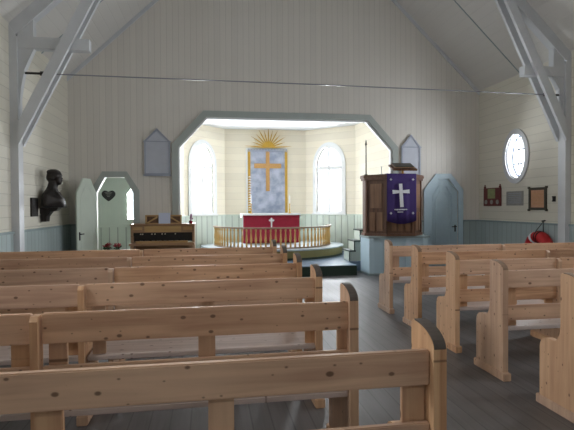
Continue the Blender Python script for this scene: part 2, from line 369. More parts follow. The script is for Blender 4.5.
for i in range(5):
    a, b = Vector(P[i]), Vector(P[i + 1]); L = (b - a).length; ang = math.atan2(b.y - a.y, b.x - a.x)
    # local x along the wall as seen from inside (left to right), +y outwards
    holes = []
    if i in win:
        s = win[i] if i == 1 else .80
        holes = [archpts(s, HW, SILL, SPR, TOP)]
    o = plate(names[i], [(-.05, 0), (L + .05, 0), (L + .05, CZ), (-.05, CZ)], holes, .1, m_apse)
    o.location = (a.x, a.y, 0); o.rotation_euler = (0, 0, ang); struct(o)
    d = bx('trim_%d' % (12 + i), .0, L, -.02, 0, .22, 1.24, m_mint); d.location = o.location; d.rotation_euler = o.rotation_euler; struct(d, 'mint green board panelling low on the chancel wall')
    c = bx('dado_cap', .0, L, -.035, 0, 1.24, 1.27, m_mint_plain, d)
    if i in win:
        n = {1: 1, 3: 2}[i]
        wt = bpy.data.objects.new('window_%d' % n, None); C.objects.link(wt); wt.location = (a.x, a.y, 0); wt.rotation_euler = (0, 0, ang)
        struct(wt, 'tall white round-arched window %s the altar' % ('left of' if n == 1 else 'right of'))
        A = archpts(s, HW + .10, SILL - .02, SPR, TOP + .10)
        plate('window_frame', A, [archpts(s, HW, SILL + .03, SPR, TOP)], .03, m_white, wt).location = (0, -.03, 0)
        plate('window_sash', archpts(s, HW, SILL, SPR, TOP), [archpts(s, HW - .06, SILL + .07, SPR, TOP - .06)], .04, m_white, wt).location = (0, .03, 0)
        bm = bmesh.new(); box(bm, s - .032, s + .032, .0, .06, SILL + .05, TOP - .04)
        obj('mullion', bm, m_white, wt)
        bm = bmesh.new(); box(bm, s - HW + .04, s + HW - .04, .0, .06, SPR - .13, SPR - .03); obj('transom', bm, m_white, wt)
        pn = plate('pane', archpts(s, HW - .04, SILL + .05, SPR, TOP - .04), [], .004, m_glass, wt); pn.location = (0, .05, 0)
        bx('window_sill', s - HW - .12, s + HW + .12, -.06, 0, SILL - .045, SILL - .005, m_white, wt)
# ground outside, seen as pale snow-lit land through the panes
# oval windows
def oval_window(n, y, right, label=None):
    wt = bpy.data.objects.new('window_%d' % n, None); C.objects.link(wt)
    if right: wt.rotation_euler = (0, 0, -math.pi / 2); wt.location = (WR, y, 0)
    else: wt.rotation_euler = (0, 0, math.pi / 2); wt.location = (WL, y, 0)
    struct(wt, label)
    plate('window_frame', ell(0, 2.52, .43, .57), [ell(0, 2.52, .33, .47)], .03, m_truss, wt).location = (0, -.03, 0)
    plate('window_lining', ell(0, 2.52, .33, .47), [ell(0, 2.52, .31, .45)], .2, m_white, wt)
    plate('window_sash', ell(0, 2.52, .31, .45), [ell(0, 2.52, .275, .415)], .03, m_hymnf, wt).location = (0, .13, 0)
    bm = bmesh.new()
    for z in (2.37, 2.67): box(bm, -.28, .28, .14, .155, z - .014, z + .014)
    for x in (-.1, .1): box(bm, x - .014, x + .014, .14, .155, 2.12, 2.92)
    obj('muntins', bm, m_hymnf, wt)
    plate('pane', ell(0, 2.52, .28, .42), [], .004, m_glass, wt).location = (0, .15, 0)
oval_window(3, RW[0], True, 'white oval window high on the right wall')
k = 4
for y in RW[1:]: oval_window(k, y, True); k += 1
for y in LW: oval_window(k, y, False); k += 1

# ---------------------------------------------------------------- vestry behind the open door
VW = [(-2.03, 1.2), (-1.83, 1.2), (-1.83, 1.84), (-1.93, 1.97), (-2.03, 1.84)]
o = plate('wall_vestry_back', [(WL - .1, 0), (-.85, 0), (-.85, 2.7), (WL - .1, 2.7)], [VW], .1, m_mint_plain); o.location = (0, 12.5, 0); struct(o)
struct(bx('wall_vestry_left', WL - .1, WL, D + .12, 12.5, 0, 2.7, m_mint_plain)); struct(bx('wall_vestry_right', -.95, -.85, D + .12, 12.5, 0, 2.7, m_mint_plain))
struct(bx('ceiling_vestry', WL - .1, -.85, D + .12, 12.6, 2.7, 2.8, m_apse_ceil))
dado('trim_17', (WL, 12.5), (-.95, 12.5), 0, 1.0, m_mint, m_mint_plain)
dado('trim_18', (WL, D + .12), (WL, 12.5), 0, 1.0, m_mint, m_mint_plain)
wt = bpy.data.objects.new('window_%d' % k, None); C.objects.link(wt); wt.location = (0, 12.5, 0); struct(wt, 'small pointed window in the side room behind the open door')
plate('window_frame', [(-2.2, 1.05), (-1.66, 1.05), (-1.66, 1.94), (-1.93, 2.22), (-2.2, 1.94)], [VW], .05, m_mint_plain, wt).location = (0, -.05, 0)
plate('pane', VW, [], .004, m_glass, wt).location = (0, .05, 0)

# ---------------------------------------------------------------- doors
def door_frame(n, hole, m, label):
    x0, x1, zs, zt = hole[0][0], hole[1][0], hole[2][1], hole[3][1]; c0, c1 = hole[4][0], hole[3][0]; a = .12
    wt = bpy.data.objects.new('door_%d' % n, None); C.objects.link(wt); wt.location = (0, D, 0); struct(wt, label)
    f = [(x0 - a, 0), (x0, 0), (x0, zs), (c0, zt), (c1, zt), (x1, zs), (x1, 0), (x1 + a, 0), (x1 + a, zs + .05), (c1 + .05, zt + a), (c0 - .05, zt + a), (x0 - a, zs + .05)]
    plate('door_frame', f, [], .035, m, wt).location = (0, -.035, 0)
    return wt
d1 = door_frame(1, LD, m_archtrim, 'open mint door left of the organ with cut top corners')
l1 = plate('door_leaf', [(0, .01), (.74, .01), (.74, 1.78), (.5, 2.08), (.24, 2.08), (0, 1.78)], [], .035, m_mint_plain, d1)
l1.location = (-2.345, -.04, 0); l1.rotation_euler = (0, 0, math.radians(-106))
plate('leaf_panel', [(.12, .2), (.62, .2), (.62, 1.7), (.46, 1.92), (.28, 1.92), (.12, 1.7)], [[(.15, .23), (.59, .23), (.59, 1.69), (.45, 1.88), (.29, 1.88), (.15, 1.69)]], .05, m_mint_plain, l1).location = (0, -.008, 0)
bm = bmesh.new(); tube(bm, [(.67, -.03, .98), (.67, .07, .98)], .012); tube(bm, [(.67, .07, .98), (.57, .07, .98)], .011); box(bm, .65, .69, .033, .042, .86, 1.02)
obj('door_handle', bm, m_chrome, l1)
d2 = door_frame(2, RD, m_door, 'closed pale blue door with cut top corners right of the pulpit')
l2 = plate('door_leaf', RD[:0] + [(5.05, .01), (5.79, .01), (5.79, 1.82), (5.55, 2.12), (5.28, 2.12), (5.05, 1.82)], [], .035, m_door, d2); l2.location = (0, .02, 0)
def inset(pts, k, c): return [(c[0] + (x - c[0]) * k[0], c[1] + (z - c[1]) * k[1]) for x, z in pts]
pp = [(5.17, .2), (5.67, .2), (5.67, 1.74), (5.50, 1.97), (5.33, 1.97), (5.17, 1.74)]
plate('leaf_panel', pp, [inset(pp, (.9, .97), (5.42, 1.08))], .012, m_door, l2).location = (0, -.012, 0)
plate('leaf_panel', inset(pp, (.72, .86), (5.42, 1.08)), [inset(pp, (.62, .83), (5.42, 1.08))], .01, m_doorpanel, l2).location = (0, -.01, 0)
bm = bmesh.new(); tube(bm, [(5.73, 0, 1.0), (5.73, -.07, 1.0)], .012); tube(bm, [(5.73, -.065, 1.0), (5.62, -.065, 1.0)], .011); box(bm, 5.715, 5.745, -.008, 0, .88, 1.04)
obj('door_handle', bm, m_chrome, l2)

# ---------------------------------------------------------------- roof truss
TY = 7.66
tr = thing('roof_truss', 'pale grey timber roof truss with slanting braces and a thin steel tie rod', 'roof truss', (MID, TY, 0))
for sgn in (-1, 1):
    W = (WR - WL) / 2
    X = lambda off: sgn * (W - off - (0 if sgn < 0 else 0))
    def pr(name, pts, y0, y1, m=m_truss):
        return obj(name, prism(bmesh.new(), [(X(a), z) for a, z in pts], y0, y1), m, tr)
    hz = 0 if sgn < 0 else .09
    pr('post', [(0.0, 0), (.11, 0), (.11, 4.0), (0, 4.18)], -.09, .09)
    pr('hammer_beam', [(0.0, 3.85 - hz), (1.11 if sgn < 0 else .90, 3.85 - hz), (1.11 if sgn < 0 else .90, 4.02 - hz), (.02, 4.02 - hz)], -.07, .07)
    pr('strut', [(.11, 4.02 - hz), (.33, 4.02 - hz), (.33, 4.30), (.11, 4.28)], -.062, .062)
    pr('bracket', [(.11, 3.0), (.15, 3.3), (.20, 3.55), (.33, 3.85 - hz), (.11, 3.85 - hz)], -.05, .05)
    # rafter
    pr('rafter', [(.0, EAVE - .0 - .24), (.0, EAVE), (W, RIDGE), (W, RIDGE - .26)], -.08, .08)
    for (y0, y1, dz) in ((-.13, -.07, 0 if sgn < 0 else .22), (.07, .13, 0 if sgn < 0 else .22)):
        pr('brace', [(.12, 2.42 + dz), (.12, 2.76 + dz), (.12 + (5.75 - 2.76 - dz) / 2.02, 5.75), (.12 + (5.75 - 2.42 - dz) / 2.02, 5.75)], y0, y1)
bm = bmesh.new(); tube(bm, [(-4.45, 0, 3.5), (0, 0, 3.485), (4.45, 0, 3.45)], .010, 6)
obj('tie_rod', bm, m_steel, tr)
bm = bmesh.new(); tube(bm, [(-4.47, 0, 3.5), (-4.12, 0, 3.5)], .018, 6); tube(bm, [(-4.2, 0, 3.5), (-4.14, 0, 3.5)], .035, 8); obj('turnbuckle', bm, m_iron, tr)
bm = bmesh.new(); tube(bm, [(4.47, 0, 3.45), (4.12, 0, 3.455)], .018, 6); tube(bm, [(4.2, 0, 3.455), (4.14, 0, 3.455)], .035, 8); obj('turnbuckle', bm, m_iron, tr)

# ---------------------------------------------------------------- pews
def panel_profile(k, front):
    """side outline of a pew end: upright with a rounded top, lower shoulder for the seat"""
    pts = [(-.03, .07), (-.03, .975)]
    for q in range(0, 9):                       # quarter round rising forwards from the back edge
        t = math.pi / 2 * q / 8
        pts.append((-.03 + .17 * (1 - math.cos(t)), .975 + .07 * math.sin(t)))
    pts += [(.155, 1.045), (.165, 1.03), (.165, .95), (.165, .66)]
    for q in range(1, 6):
        t = math.pi / 2 * q / 5; pts.append((.165 + .07 * (1 - math.cos(t)), .66 - .13 * math.sin(t)))
    for q in range(0, 6):
        t = math.pi / 2 * q / 5; pts.append((front - .08 + .08 * math.sin(t), .45 + .08 * math.cos(t)))
    pts += [(front, .07)]
    return [(y, z * k) for y, z in pts]
MIDP = [(-.03, .07), (-.03, .93), (-.01, .955), (.05, .955), (.05, .6), (.12, .5), (.40, .5), (.40, .07)]
def half_pew(root, x0, x1, lowz, k, supports, bh=.155):
    bx('backrest', x0, x1, 0, .032, (.965 - bh) * k, .965 * k, m_pew_x, root, .005)
    bx('lower_back_rail', x0, x1, 0, .026, lowz - .13, lowz, m_pew_x, root, .004)
    bx('seat', x0, x1, .0, .40, .43 * k, .465 * k, m_seat, root, .006)
    for s in supports:
        bx('back_support', s - .045, s + .045, .033, .055, .466 * k, .95 * k, m_pew_z, root, .003)
def pew(name, label, x0, xm, x1, Y, lowz, sup, group, kz=1.0, front=.45, bh=.155):
    """x0..x1 outer faces of the end panels, xm middle divider"""
    root = thing(name, label, 'pew', ((x0 + x1) / 2, Y, 0), 0, group); cx = (x0 + x1) / 2
    T = .05; PROF = panel_profile(kz, front)
    for a in (x0, xm - T / 2, x1 - T):
        p = obj('end_panel' if a != xm - T / 2 else 'middle_panel', prism(bmesh.new(), [(y, z * kz) for y, z in MIDP] if a == xm - T / 2 else PROF, a - cx, a - cx + T - (.012 if a == xm - T / 2 else 0), 'YZ'), m_pew_z, root)
        bx('foot', a - cx - .012, a - cx + T + .012, -.06, front + .03, 0, .07 * kz, m_pew_z, p, .006)
        if a == xm - T / 2: continue
        bm = bmesh.new()
        arc = PROF[2:11]
        prism(bm, arc + [(y + .0, z + .006) for y, z in arc[::-1]], a - cx + .002, a - cx + T - .002, 'YZ')
        obj('worn_edge', bm, m_cap if x0 < 0 else m_cap2, p)
    half_pew(root, x0 + T - cx, xm - T / 2 - cx, lowz, kz, [s - cx for s in sup if s < xm], bh)
    half_pew(root, xm + T / 2 - cx, x1 - T - cx, lowz, kz, [s - cx for s in sup if s > xm], bh)
    return root
GL = 'pine pews left of the aisle'; GR = 'pine pews right of the aisle'
L_lab = ['pine pew nearest the camera left of the aisle, cut off at bottom left',
         'pine pew second from the camera left of the aisle',
         'pine pew third from the camera left of the aisle',
         'pine pew fourth from the camera left of the aisle',
         'pine pew left of the aisle, second row back from the organ',
         'front pine pew left of the aisle, closest to the organ']
for i in range(6):
    sup = [-2.76, -1.85, -.955, -.775, -.02, .75] if i else [-2.76, -1.85, -.98, -.535, .035, .75]
    pew('pew', L_lab[i], -2.83, (-.85, -.865, -.875, -.86, -.85, -.85)[i], (.85, .81, .825, .85, .86, .87)[i], 1.65 + .92 * i, .695, sup, GL, bh=.13 if i == 0 else .155)
R_lab = ['nearest pine pew right of the aisle, only its end showing at the right edge',
         'pine pew right of the aisle, first with its whole aisle end in view',
         'pine pew right of the aisle, third from the front',
         'pine pew right of the aisle, second from the front',
         'front pine pew right of the aisle, closest to the pulpit']
for i in range(5):
    Y = (2.87, 3.74, 4.54, 5.42, 6.34)[i]
    xm = 4.21 if i != 2 else 3.66
    pew('pew', R_lab[i], 2.46, xm, 6.2, Y, .635, [2.585, (2.54 + xm) / 2 + .05, xm - .09, xm + .09, (6.2 + xm) / 2, 6.09], GR, .97, .38)

# ---------------------------------------------------------------- altar, kneeler, rail
cx, cy = 1.70, 13.0
def arc(r, n=40, z=None): return [(cx + r * math.cos(math.pi + math.pi * k / n), cy + r * math.sin(math.pi + math.pi * k / n)) for k in range(n + 1)]
kp = thing('altar_platform', 'half-round raised altar platform with olive gold edge', 'platform', (0, 0, 0))
back = [(3.58, 13.25), (2.85, 13.93), (.45, 13.93), (-.18, 13.25)]
obj('platform_base', prism(bmesh.new(), arc(1.9) + back, .22, .44, 'XY'), m_olive, kp)
obj('platform_top', prism(bmesh.new(), arc(1.93) + [(3.6, 13.25), (2.85, 13.95), (.45, 13.95), (-.2, 13.25)], .44, .47, 'XY'), m_kneel, kp)
bm = bmesh.new(); prism(bm, arc(1.91) + arc(1.89)[::-1], .22, .27, 'XY'); obj('platform_skirting', bm, m_riser, kp)
ar = thing('altar_rail', 'curved altar rail of slender golden balusters in front of the red altar', 'altar rail', (0, 0, 0))
bm = bmesh.new(); prism(bm, arc(1.61) + arc(1.50)[::-1], .955, .99, 'XY'); obj('handrail', bm, m_railtop, ar)
bm = bmesh.new(); prism(bm, arc(1.59) + arc(1.52)[::-1], .47, .50, 'XY'); obj('bottom_rail', bm, m_railtop, ar)
nb = 40; proto = None
for kk in range(nb + 1):
    t = math.pi + math.pi * kk / nb
    if proto is None:
        bm = lathe(bmesh.new(), [(.024, .50), (.024, .57), (.016, .59), (.03, .68), (.019, .80), (.016, .88), (.026, .91), (.018, .955)], seg=10)
        proto = obj('baluster', bm, m_brass, ar, True); bo = proto
    else:
        bo = proto.copy(); C.objects.link(bo); bo.parent = ar
    bo.location = (cx + 1.555 * math.cos(t), cy + 1.555 * math.sin(t), 0)
al = thing('altar', 'white altar table behind the curved rail', 'altar', (1.67, 13.3, .47))
bx('altar_body', -.74, .74, -.25, .3, 0, .78, m_white, al, .01)
bx('altar_top', -.79, .79, -.32, .33, .78, .82, m_white, al, .008)
fc = thing('altar_frontal', 'crimson altar cloth with a small white cross hanging down the altar front', 'altar cloth', (1.67, 13.3, 0))
def cloth(name, x0, x1, z0, z1, amp, m, parent, y, th=.008, n=48, freq=22):
    bm = bmesh.new(); A = []
    for s in (0, 1):
        rows = []
        for zi in range(7):
            f = zi / 6; z = z1 + (z0 - z1) * f
            rows.append([bm.verts.new((x0 + (x1 - x0) * k / n, y - s * th - amp * f * (math.sin(freq * k / n) + .4 * math.sin(2.3 * freq * k / n + 1)), z)) for k in range(n + 1)])
        A.append(rows)
    for s in (0, 1):
        for zi in range(6):
            for k_ in range(n): bm.faces.new((A[s][zi][k_], A[s][zi][k_ + 1], A[s][zi + 1][k_ + 1], A[s][zi + 1][k_]))
    for zi in range(6):
        for e in (0, n): bm.faces.new((A[0][zi][e], A[0][zi + 1][e], A[1][zi + 1][e], A[1][zi][e]))
    for k_ in range(n):
        for e in (0, 6): bm.faces.new((A[0][e][k_], A[0][e][k_ + 1], A[1][e][k_ + 1], A[1][e][k_]))
    return obj(name, bm, m, parent, True)
cloth('frontal_cloth', -.775, .775, .50, 1.245, .006, m_red, fc, -.335)
def cross(bm, cxx, zc, w_, h_, t, y0, y1, armz):
    box(bm, cxx - t, cxx + t, y0, y1, zc - h_ / 2, zc + h_ / 2); box(bm, cxx - w_ / 2, cxx - t, y0, y1, armz - t, armz + t); box(bm, cxx + t, cxx + w_ / 2, y0, y1, armz - t, armz + t); return bm
bm = cross(bmesh.new(), 0, 1.06, .15, .26, .018, -.362, -.348, 1.12); lathe_b = None
tube(bm, [(.05 * math.cos(a), -.355, 1.12 + .05 * math.sin(a)) for a in [math.pi * 2 * q / 16 for q in range(17)]], .006, 5)
obj('embroidered_cross', bm, m_linen, fc)
bx('cloth_top', -.775, .775, -.335, .32, 1.291, 1.297, m_red, fc)
bx('cloth_top_fold', -.775, .775, -.345, -.327, 1.24, 1.297, m_red, fc)
wc = thing('linen_altar_cloth', 'white linen cloth lying along the altar top above the red frontal', 'altar cloth', (1.67, 13.3, 1.298))
bx('linen_top', -.80, .80, -.36, .33, 0, .006, m_linen, wc)
bx('linen_overhang', -.80, .80, -.366, -.36, -.04, .006, m_linen, wc)
bx('linen_side_drop', -.806, -.80, -.36, .33, -.1, .006, m_linen, wc); bx('linen_side_drop', .80, .806, -.36, .33, -.1, .006, m_linen, wc)
def candlestick(x, y, z, h_, label):
    t = thing('candlestick', label, 'candlestick', (x, y, z), 0, 'altar candlesticks')
    obj('stem', lathe(bmesh.new(), [(.045, 0), (.045, .012), (.015, .03), (.012, .09), (.022, .11), (.01, .13), (.01, h_ * .5), (.025, h_ * .52), (.025, h_ * .54)], seg=14), m_gold, t, True)
    obj('candle', lathe(bmesh.new(), [(.012, h_ * .54), (.012, h_), (.003, h_ + .006)], seg=12), m_linen, t, True)
candlestick(1.15, 13.35, 1.305, .5, 'slim candlestick on the left end of the altar before the tapestry')
candlestick(2.24, 13.35, 1.305, .5, 'slim candlestick on the right end of the altar beside the tapestry')

# altar tapestry
tp = thing('altar_tapestry', 'blue grey hanging tapestry with an ochre cross and golden side borders above the altar', 'tapestry', (1.70, 14.02, 0))
tap_w = .585
bx('backing_board', -tap_w - .05, tap_w + .0, -.03, .0, 1.30, 3.21, m_white, tp)
bx('tapestry_cloth', -tap_w, tap_w, -.045, -.031, 1.31, 3.15, m_tap, tp)
for s in (-1, 1):
    bx('gold_border', min(s * tap_w, s * (tap_w - .075)), max(s * tap_w, s * (tap_w - .075)), -.056, -.046, 1.31, 3.15, m_gold, tp)
bm = bmesh.new(); box(bm, -.055, .055, -.058, -.046, 1.95, 3.13); box(bm, -.40, -.055, -.058, -.046, 2.62, 2.76); box(bm, .055, .40, -.058, -.046, 2.62, 2.76)
obj('woven_cross', bm, m_orange, tp)
bm = bmesh.new()
for q in range(26):
    x = -tap_w + 2 * tap_w * (q + .5) / 26; box(bm, x - .015, x + .012, -.065, -.05, 3.10, 3.19)
obj('top_fringe', bm, m_hymnf, tp)
bm = bmesh.new()
for q in range(14):
    z = 1.38 + q * .075; tube(bm, [(-tap_w + .02, -.06, z), (-tap_w + .05, -.07, z + .02), (-tap_w + .09, -.06, z)], .014, 6)
obj('side_tassels', bm, m_linen, tp)
sr = thing('sun_ray_ornament', 'golden half sun with pointed rays rising above the tapestry', 'sun ornament', (1.72, 13.93, 3.22))
bm = bmesh.new(); prism(bm, [((.19) * math.cos(math.pi * q / 16), .16 * math.sin(math.pi * q / 16)) for q in range(17)], -.03, .02); obj('sun_disc', bm, m_gold, sr)
for q in range(13):
    a = math.pi * (q + .0) / 12; a = R(4) + (math.pi - R(8)) * q / 12
    Lr = .60 if q % 2 == 0 else .52
    if q in (0, 12): Lr = .70
    d = Vector((math.cos(a), math.sin(a))); n_ = Vector((-d.y, d.x)); r0 = .10
    bm = bmesh.new()
    prism(bm, [tuple(d * r0 + n_ * .02), tuple(d * r0 - n_ * .02), tuple(d * Lr * .7 - n_ * .013), tuple(d * Lr), tuple(d * Lr * .7 + n_ * .013)], -.015, .005)
    obj('ray', bm, m_gold, sr)

# ---------------------------------------------------------------- pulpit
pu = thing('pulpit', 'dark brown panelled pulpit on a pale blue box base', 'pulpit', (4.05, 10.1, 0))
def shift(pts): return [(x - 4.05, y - 10.1) for x, y in pts]
base = shift([(3.38, 9.85), (4.72, 9.85), (4.72, 10.43), (3.38, 10.43)])
obj('base', prism(bmesh.new(), base, 0, .8, 'XY'), m_door, pu)
bx('base_plinth', -.69, .69, -.27, .34, 0, .04, m_dado_cap, pu)
bx('base_ledge', -.70, .71, -.29, .34, .8, .84, m_dado_cap, pu)
for xa in (-.67, -.30, .16, .56):
    bx('base_pilaster', xa, xa + .11, -.272, -.25, .04, .8, m_doorpanel, pu)
oct_ = shift([(3.41, 10.43), (3.41, 10.2), (3.77, 9.8), (4.40, 9.8), (4.75, 10.2), (4.75, 10.43)])
def scl(pts, s): 
    return [(x * s, (y - .33) * s + .33) for x, y in pts]
bm = bmesh.new(); prism(bm, scl(oct_, .97), .84, 2.08, 'XY'); obj('body', bm, m_pulpit, pu)
obj('bottom_moulding', prism(bmesh.new(), scl(oct_, 1.02), .84, .9, 'XY'), m_pulpit, pu)
bm = bmesh.new(); prism(bm, scl(oct_, 1.03), 2.06, 2.11, 'XY'); prism(bm, scl(oct_, 1.06), 2.11, 2.16, 'XY'); prism(bm, scl(oct_, 1.05), 2.16, 2.18, 'XY'); obj('cornice', bm, m_pulpit, pu)
for i_ in range(1, 4):          # raised panels on the three front faces
    a, b = Vector(scl(oct_, .97)[i_]), Vector(scl(oct_, .97)[i_ + 1]); L = (b - a).length; ang = math.atan2(b.y - a.y, b.x - a.x)
    def panel(nm, u0, u1, z0, z1, m_, th):
        o = bx(nm, u0, u1, -th, 0, z0, z1, m_, pu, .004); o.location = (a.x, a.y, 0); o.rotation_euler = (0, 0, ang); return o
    panel('corner_post', 0, .05, .9, 2.06, m_pulpit, .02); panel('corner_post', L - .05, L, .9, 2.06, m_pulpit, .02)
    panel('upper_panel', .12, L - .12, 1.45, 1.98, m_pulpit2, .015)
    nn = 3 if L > .6 else 2
    for q in range(nn):
        u0 = .08 + (L - .16) * q / nn; panel('lower_panel', u0 + .02, u0 + (L - .16) / nn - .02, .95, 1.36, m_pulpit2, .015)
ds = thing('book_rest', 'dark sloping book rest on a short stand above the pulpit front', 'book rest', (4.20, 9.98, 2.185))
obj('stand', lathe(bmesh.new(), [(.06, 0), (.06, .015), (.025, .03), (.025, .08), (.05, .11)], seg=12), m_gold, ds, True)
o = bx('desk_board', -.28, .28, -.15, .15, -.02, .02, m_pulpit, ds, .006); o.location = (0, 0, .15); o.rotation_euler = (R(24), 0, 0)
bk = thing('pulpit_book', 'open brown book lying on the pulpit book rest', 'book', (4.20, 9.97, 2.37)); bk.rotation_euler = (R(24), 0, 0)
bx('book_cover', -.24, .24, -.13, .13, -.0, .012, m_organ, bk, .004); bx('pages', -.22, .22, -.12, .12, .012, .03, m_frame, bk, .004)
pc = thing('pulpit_antependium', 'purple cloth with a white cross hanging down the pulpit front', 'pulpit cloth', (4.07, 9.74, 0))
bx('top_fold', -.33, .33, -.01, .12, 2.181, 2.189, m_purple, pc, .002)
cl = cloth('cloth_panel', -.33, .33, 1.18, 2.185, .008, m_purple, pc, -.01, freq=13)
for v in cl.data.vertices:                                      # rounded lower edge, slightly gathered top
    if v.co.z < 1.24: v.co.z -= .07 * (1 - (v.co.x / .33) ** 2)
bm = cross(bmesh.new(), -.02, 1.72, .38, .5, .028, -.045, -.034, 1.80)
for v in bm.verts:
    if abs(v.co.x + .02) > .15: v.co.z += .015 if v.co.z > 1.80 else -.015
    if abs(v.co.z - 1.72) > .2: v.co.x = -.02 + (v.co.x + .02) * 1.35
    v.co.x += (v.co.z - 1.72) * -.06 + (0); v.co.z += (v.co.x + .02) * .03
obj('white_cross', bm, m_linen, pc)
bm = bmesh.new()
random.seed(3)
x = -.17
while x < .12:
    wd = random.uniform(.012, .03); box(bm, x, x + wd, -.04, -.03, 1.405 + random.uniform(-.004, .004), 1.43); x += wd + .008
x = -.1
while x < .03:
    wd = random.uniform(.012, .025); box(bm, x, x + wd, -.04, -.03, 1.355, 1.375); x += wd + .008
obj('embroidered_lettering', bm, m_linen, pc)
for sx, sz in ((-.25, 2.06), (.25, 2.06), (-.25, 1.34), (.25, 1.34)):
    obj('corner_cross', cross(bmesh.new(), sx, sz, .05, .05, .007, -.04, -.03, sz), m_linen, pc)
st = thing('thin_staff', 'thin dark upright rod with pointed tip at the pulpit left edge', 'staff', (3.47, 10.3, 2.181))
bm = bmesh.new(); lathe(bm, [(.05, 0), (.05, .012), (.014, .03), (.014, .66)], seg=8); obj('rod', bm, m_iron, st)
obj('tip', lathe(bmesh.new(), [(.012, .66), (.026, .69), (.02, .72), (.004, .80)], seg=10), m_iron, st, True)
mic = thing('small_candle', 'tiny white candle standing on the pulpit rim left of the book rest', 'candle', (3.72, 10.0, 2.181))
obj('candle_stick', lathe(bmesh.new(), [(.02, 0), (.02, .01), (.009, .02), (.009, .17), (.002, .18)], seg=8), m_linen, mic, True)
stt = thing('pulpit_stairs', 'mint panelled steps with dark edging climbing to the pulpit from the chancel', 'stairs', (3.2, 10.68, .22))
steps = [(0, 0), (0, .22), (.12, .22), (.12, .45), (.26, .45), (.26, .7), (.75, .7), (.75, 0)]
obj('stair_side', prism(bmesh.new(), steps, 0, .5), m_mint_plain, stt)
bm = bmesh.new(); box(bm, -.02, .14, -.02, .52, .22, .25); box(bm, .10, .28, -.02, .52, .45, .48); box(bm, .24, .77, -.02, .52, .70, .73)
box(bm, -.02, .0, -.02, .0, 0, .22); box(bm, .10, .12, -.02, .0, .25, .45); box(bm, .24, .26, -.02, 0, .48, .7)
obj('stair_edging', bm, m_riser, stt)

# ---------------------------------------------------------------- organ
og = thing('pump_organ', 'small brown wooden reed organ with black keyboard recess by the left wall side', 'organ', (-.93, 10.0, 0))
W_ = .625
for s in (-1, 1):
    a = s * W_; bx('side_panel', min(a, a - s * .045), max(a, a - s * .045), -.12, .44, 0, 1.13, m_organ, og, .006)
bx('top_board', -W_ - .01, W_ + .01, -.14, .45, 1.13, 1.16, m_organ, og, .006)
bx('upper_front', -W_ + .045, W_ - .045, -.10, -.07, .985, 1.13, m_organ, og)
for u in (-.5, .5): bx('fretwork_panel', u - .1, u + .1, -.11, -.1, 1.04, 1.10, m_organ_l, og, .003)
bx('key_recess', -W_ + .045, W_ - .045, .02, .04, .80, .985, m_black, og)
bx('stop_rail', -W_ + .045, W_ - .045, -.04, .02, .92, .985, m_black, og)
for u in (-.44, -.40, -.22, -.16, -.02, .04, .24): 
    bm = bmesh.new(); tube(bm, [(u, -.04, .955), (u, -.065, .955)], .013, 8); obj('stop_knob', bm, m_ivory, og)
bx('key_bed', -W_ + .0, W_ - .0, -.36, .02, .74, .79, m_organ, og, .006)
bx('keyboard', -.48, .48, -.30, -.10, .79, .815, m_ivory, og)
bm = bmesh.new()
for q in range(28):
    if q % 7 in (2, 6): continue
    x = -.46 + q * .033; box(bm, x + .016, x + .032, -.22, -.1, .815, .83)
obj('black_keys', bm, m_black, og)
bx('key_slip', -.50, .50, -.345, -.32, .79, .835, m_organ_l, og, .004)
bx('front_panel', -W_ + .045, W_ - .045, -.08, -.05, .08, .74, m_organ, og)
for s in (-1, 1): bx('key_bracket', min(s * .6, s * .52), max(s * .6, s * .52), -.34, -.12, .60, .74, m_organ, og, .006)
bx('pedal_board', -.3, .3, -.16, -.08, .05, .16, m_black, og)
ms = thing('music_desk', 'light wooden music desk with diagonal struts standing on the organ', 'music stand', (-.92, 9.96, 1.16))
bm = bmesh.new(); 
for a_ in ((-.36, -.33), (.33, .36)): box(bm, a_[0], a_[1], 0, .02, 0, .17)
box(bm, -.36, .36, 0, .02, .15, .18); box(bm, -.36, .36, 0, .02, 0, .02)
for s in (-1, 1): prism(bm, [(s * .33, 0), (s * .33, .03), (s * .12, .16), (s * .12, .12)], .0, .018)
obj('desk_frame', bm, m_organ_l, ms)
bx('desk_board', -.33, .33, .02, .03, .0, .15, m_pulpit, ms)
sh = bx('sheet_music', -.115, .115, -.006, -.001, 0, .215, m_paper); sh.location = (-.90, 9.95, 1.165); tag(sh, 'pale bluish sheet of music propped on the organ desk', 'sheet music')
o = bx('desk_frame_lower', -.36, .36, -.11, -.105, 1.0, 1.12, m_organ_l, og, .002); o.name = 'center_fret_panel'
fl = thing('small_flower_posy', 'little red and violet posy on the right end of the organ', 'posy', (-.38, 10.0, 1.16))
obj('pot', lathe(bmesh.new(), [(.03, 0), (.04, .05), (.042, .055)], seg=12), m_red, fl, True)
bm = bmesh.new()
for q in range(9):
    random.seed(q); r_ = random.uniform(0, .035); a = random.uniform(0, 6.28); bmesh.ops.create_icosphere(bm, subdivisions=1, radius=.018, matrix=Matrix.Translation((r_ * math.cos(a), r_ * math.sin(a), .07 + .014 * q)))
obj('petals', bm, m_pink, fl)

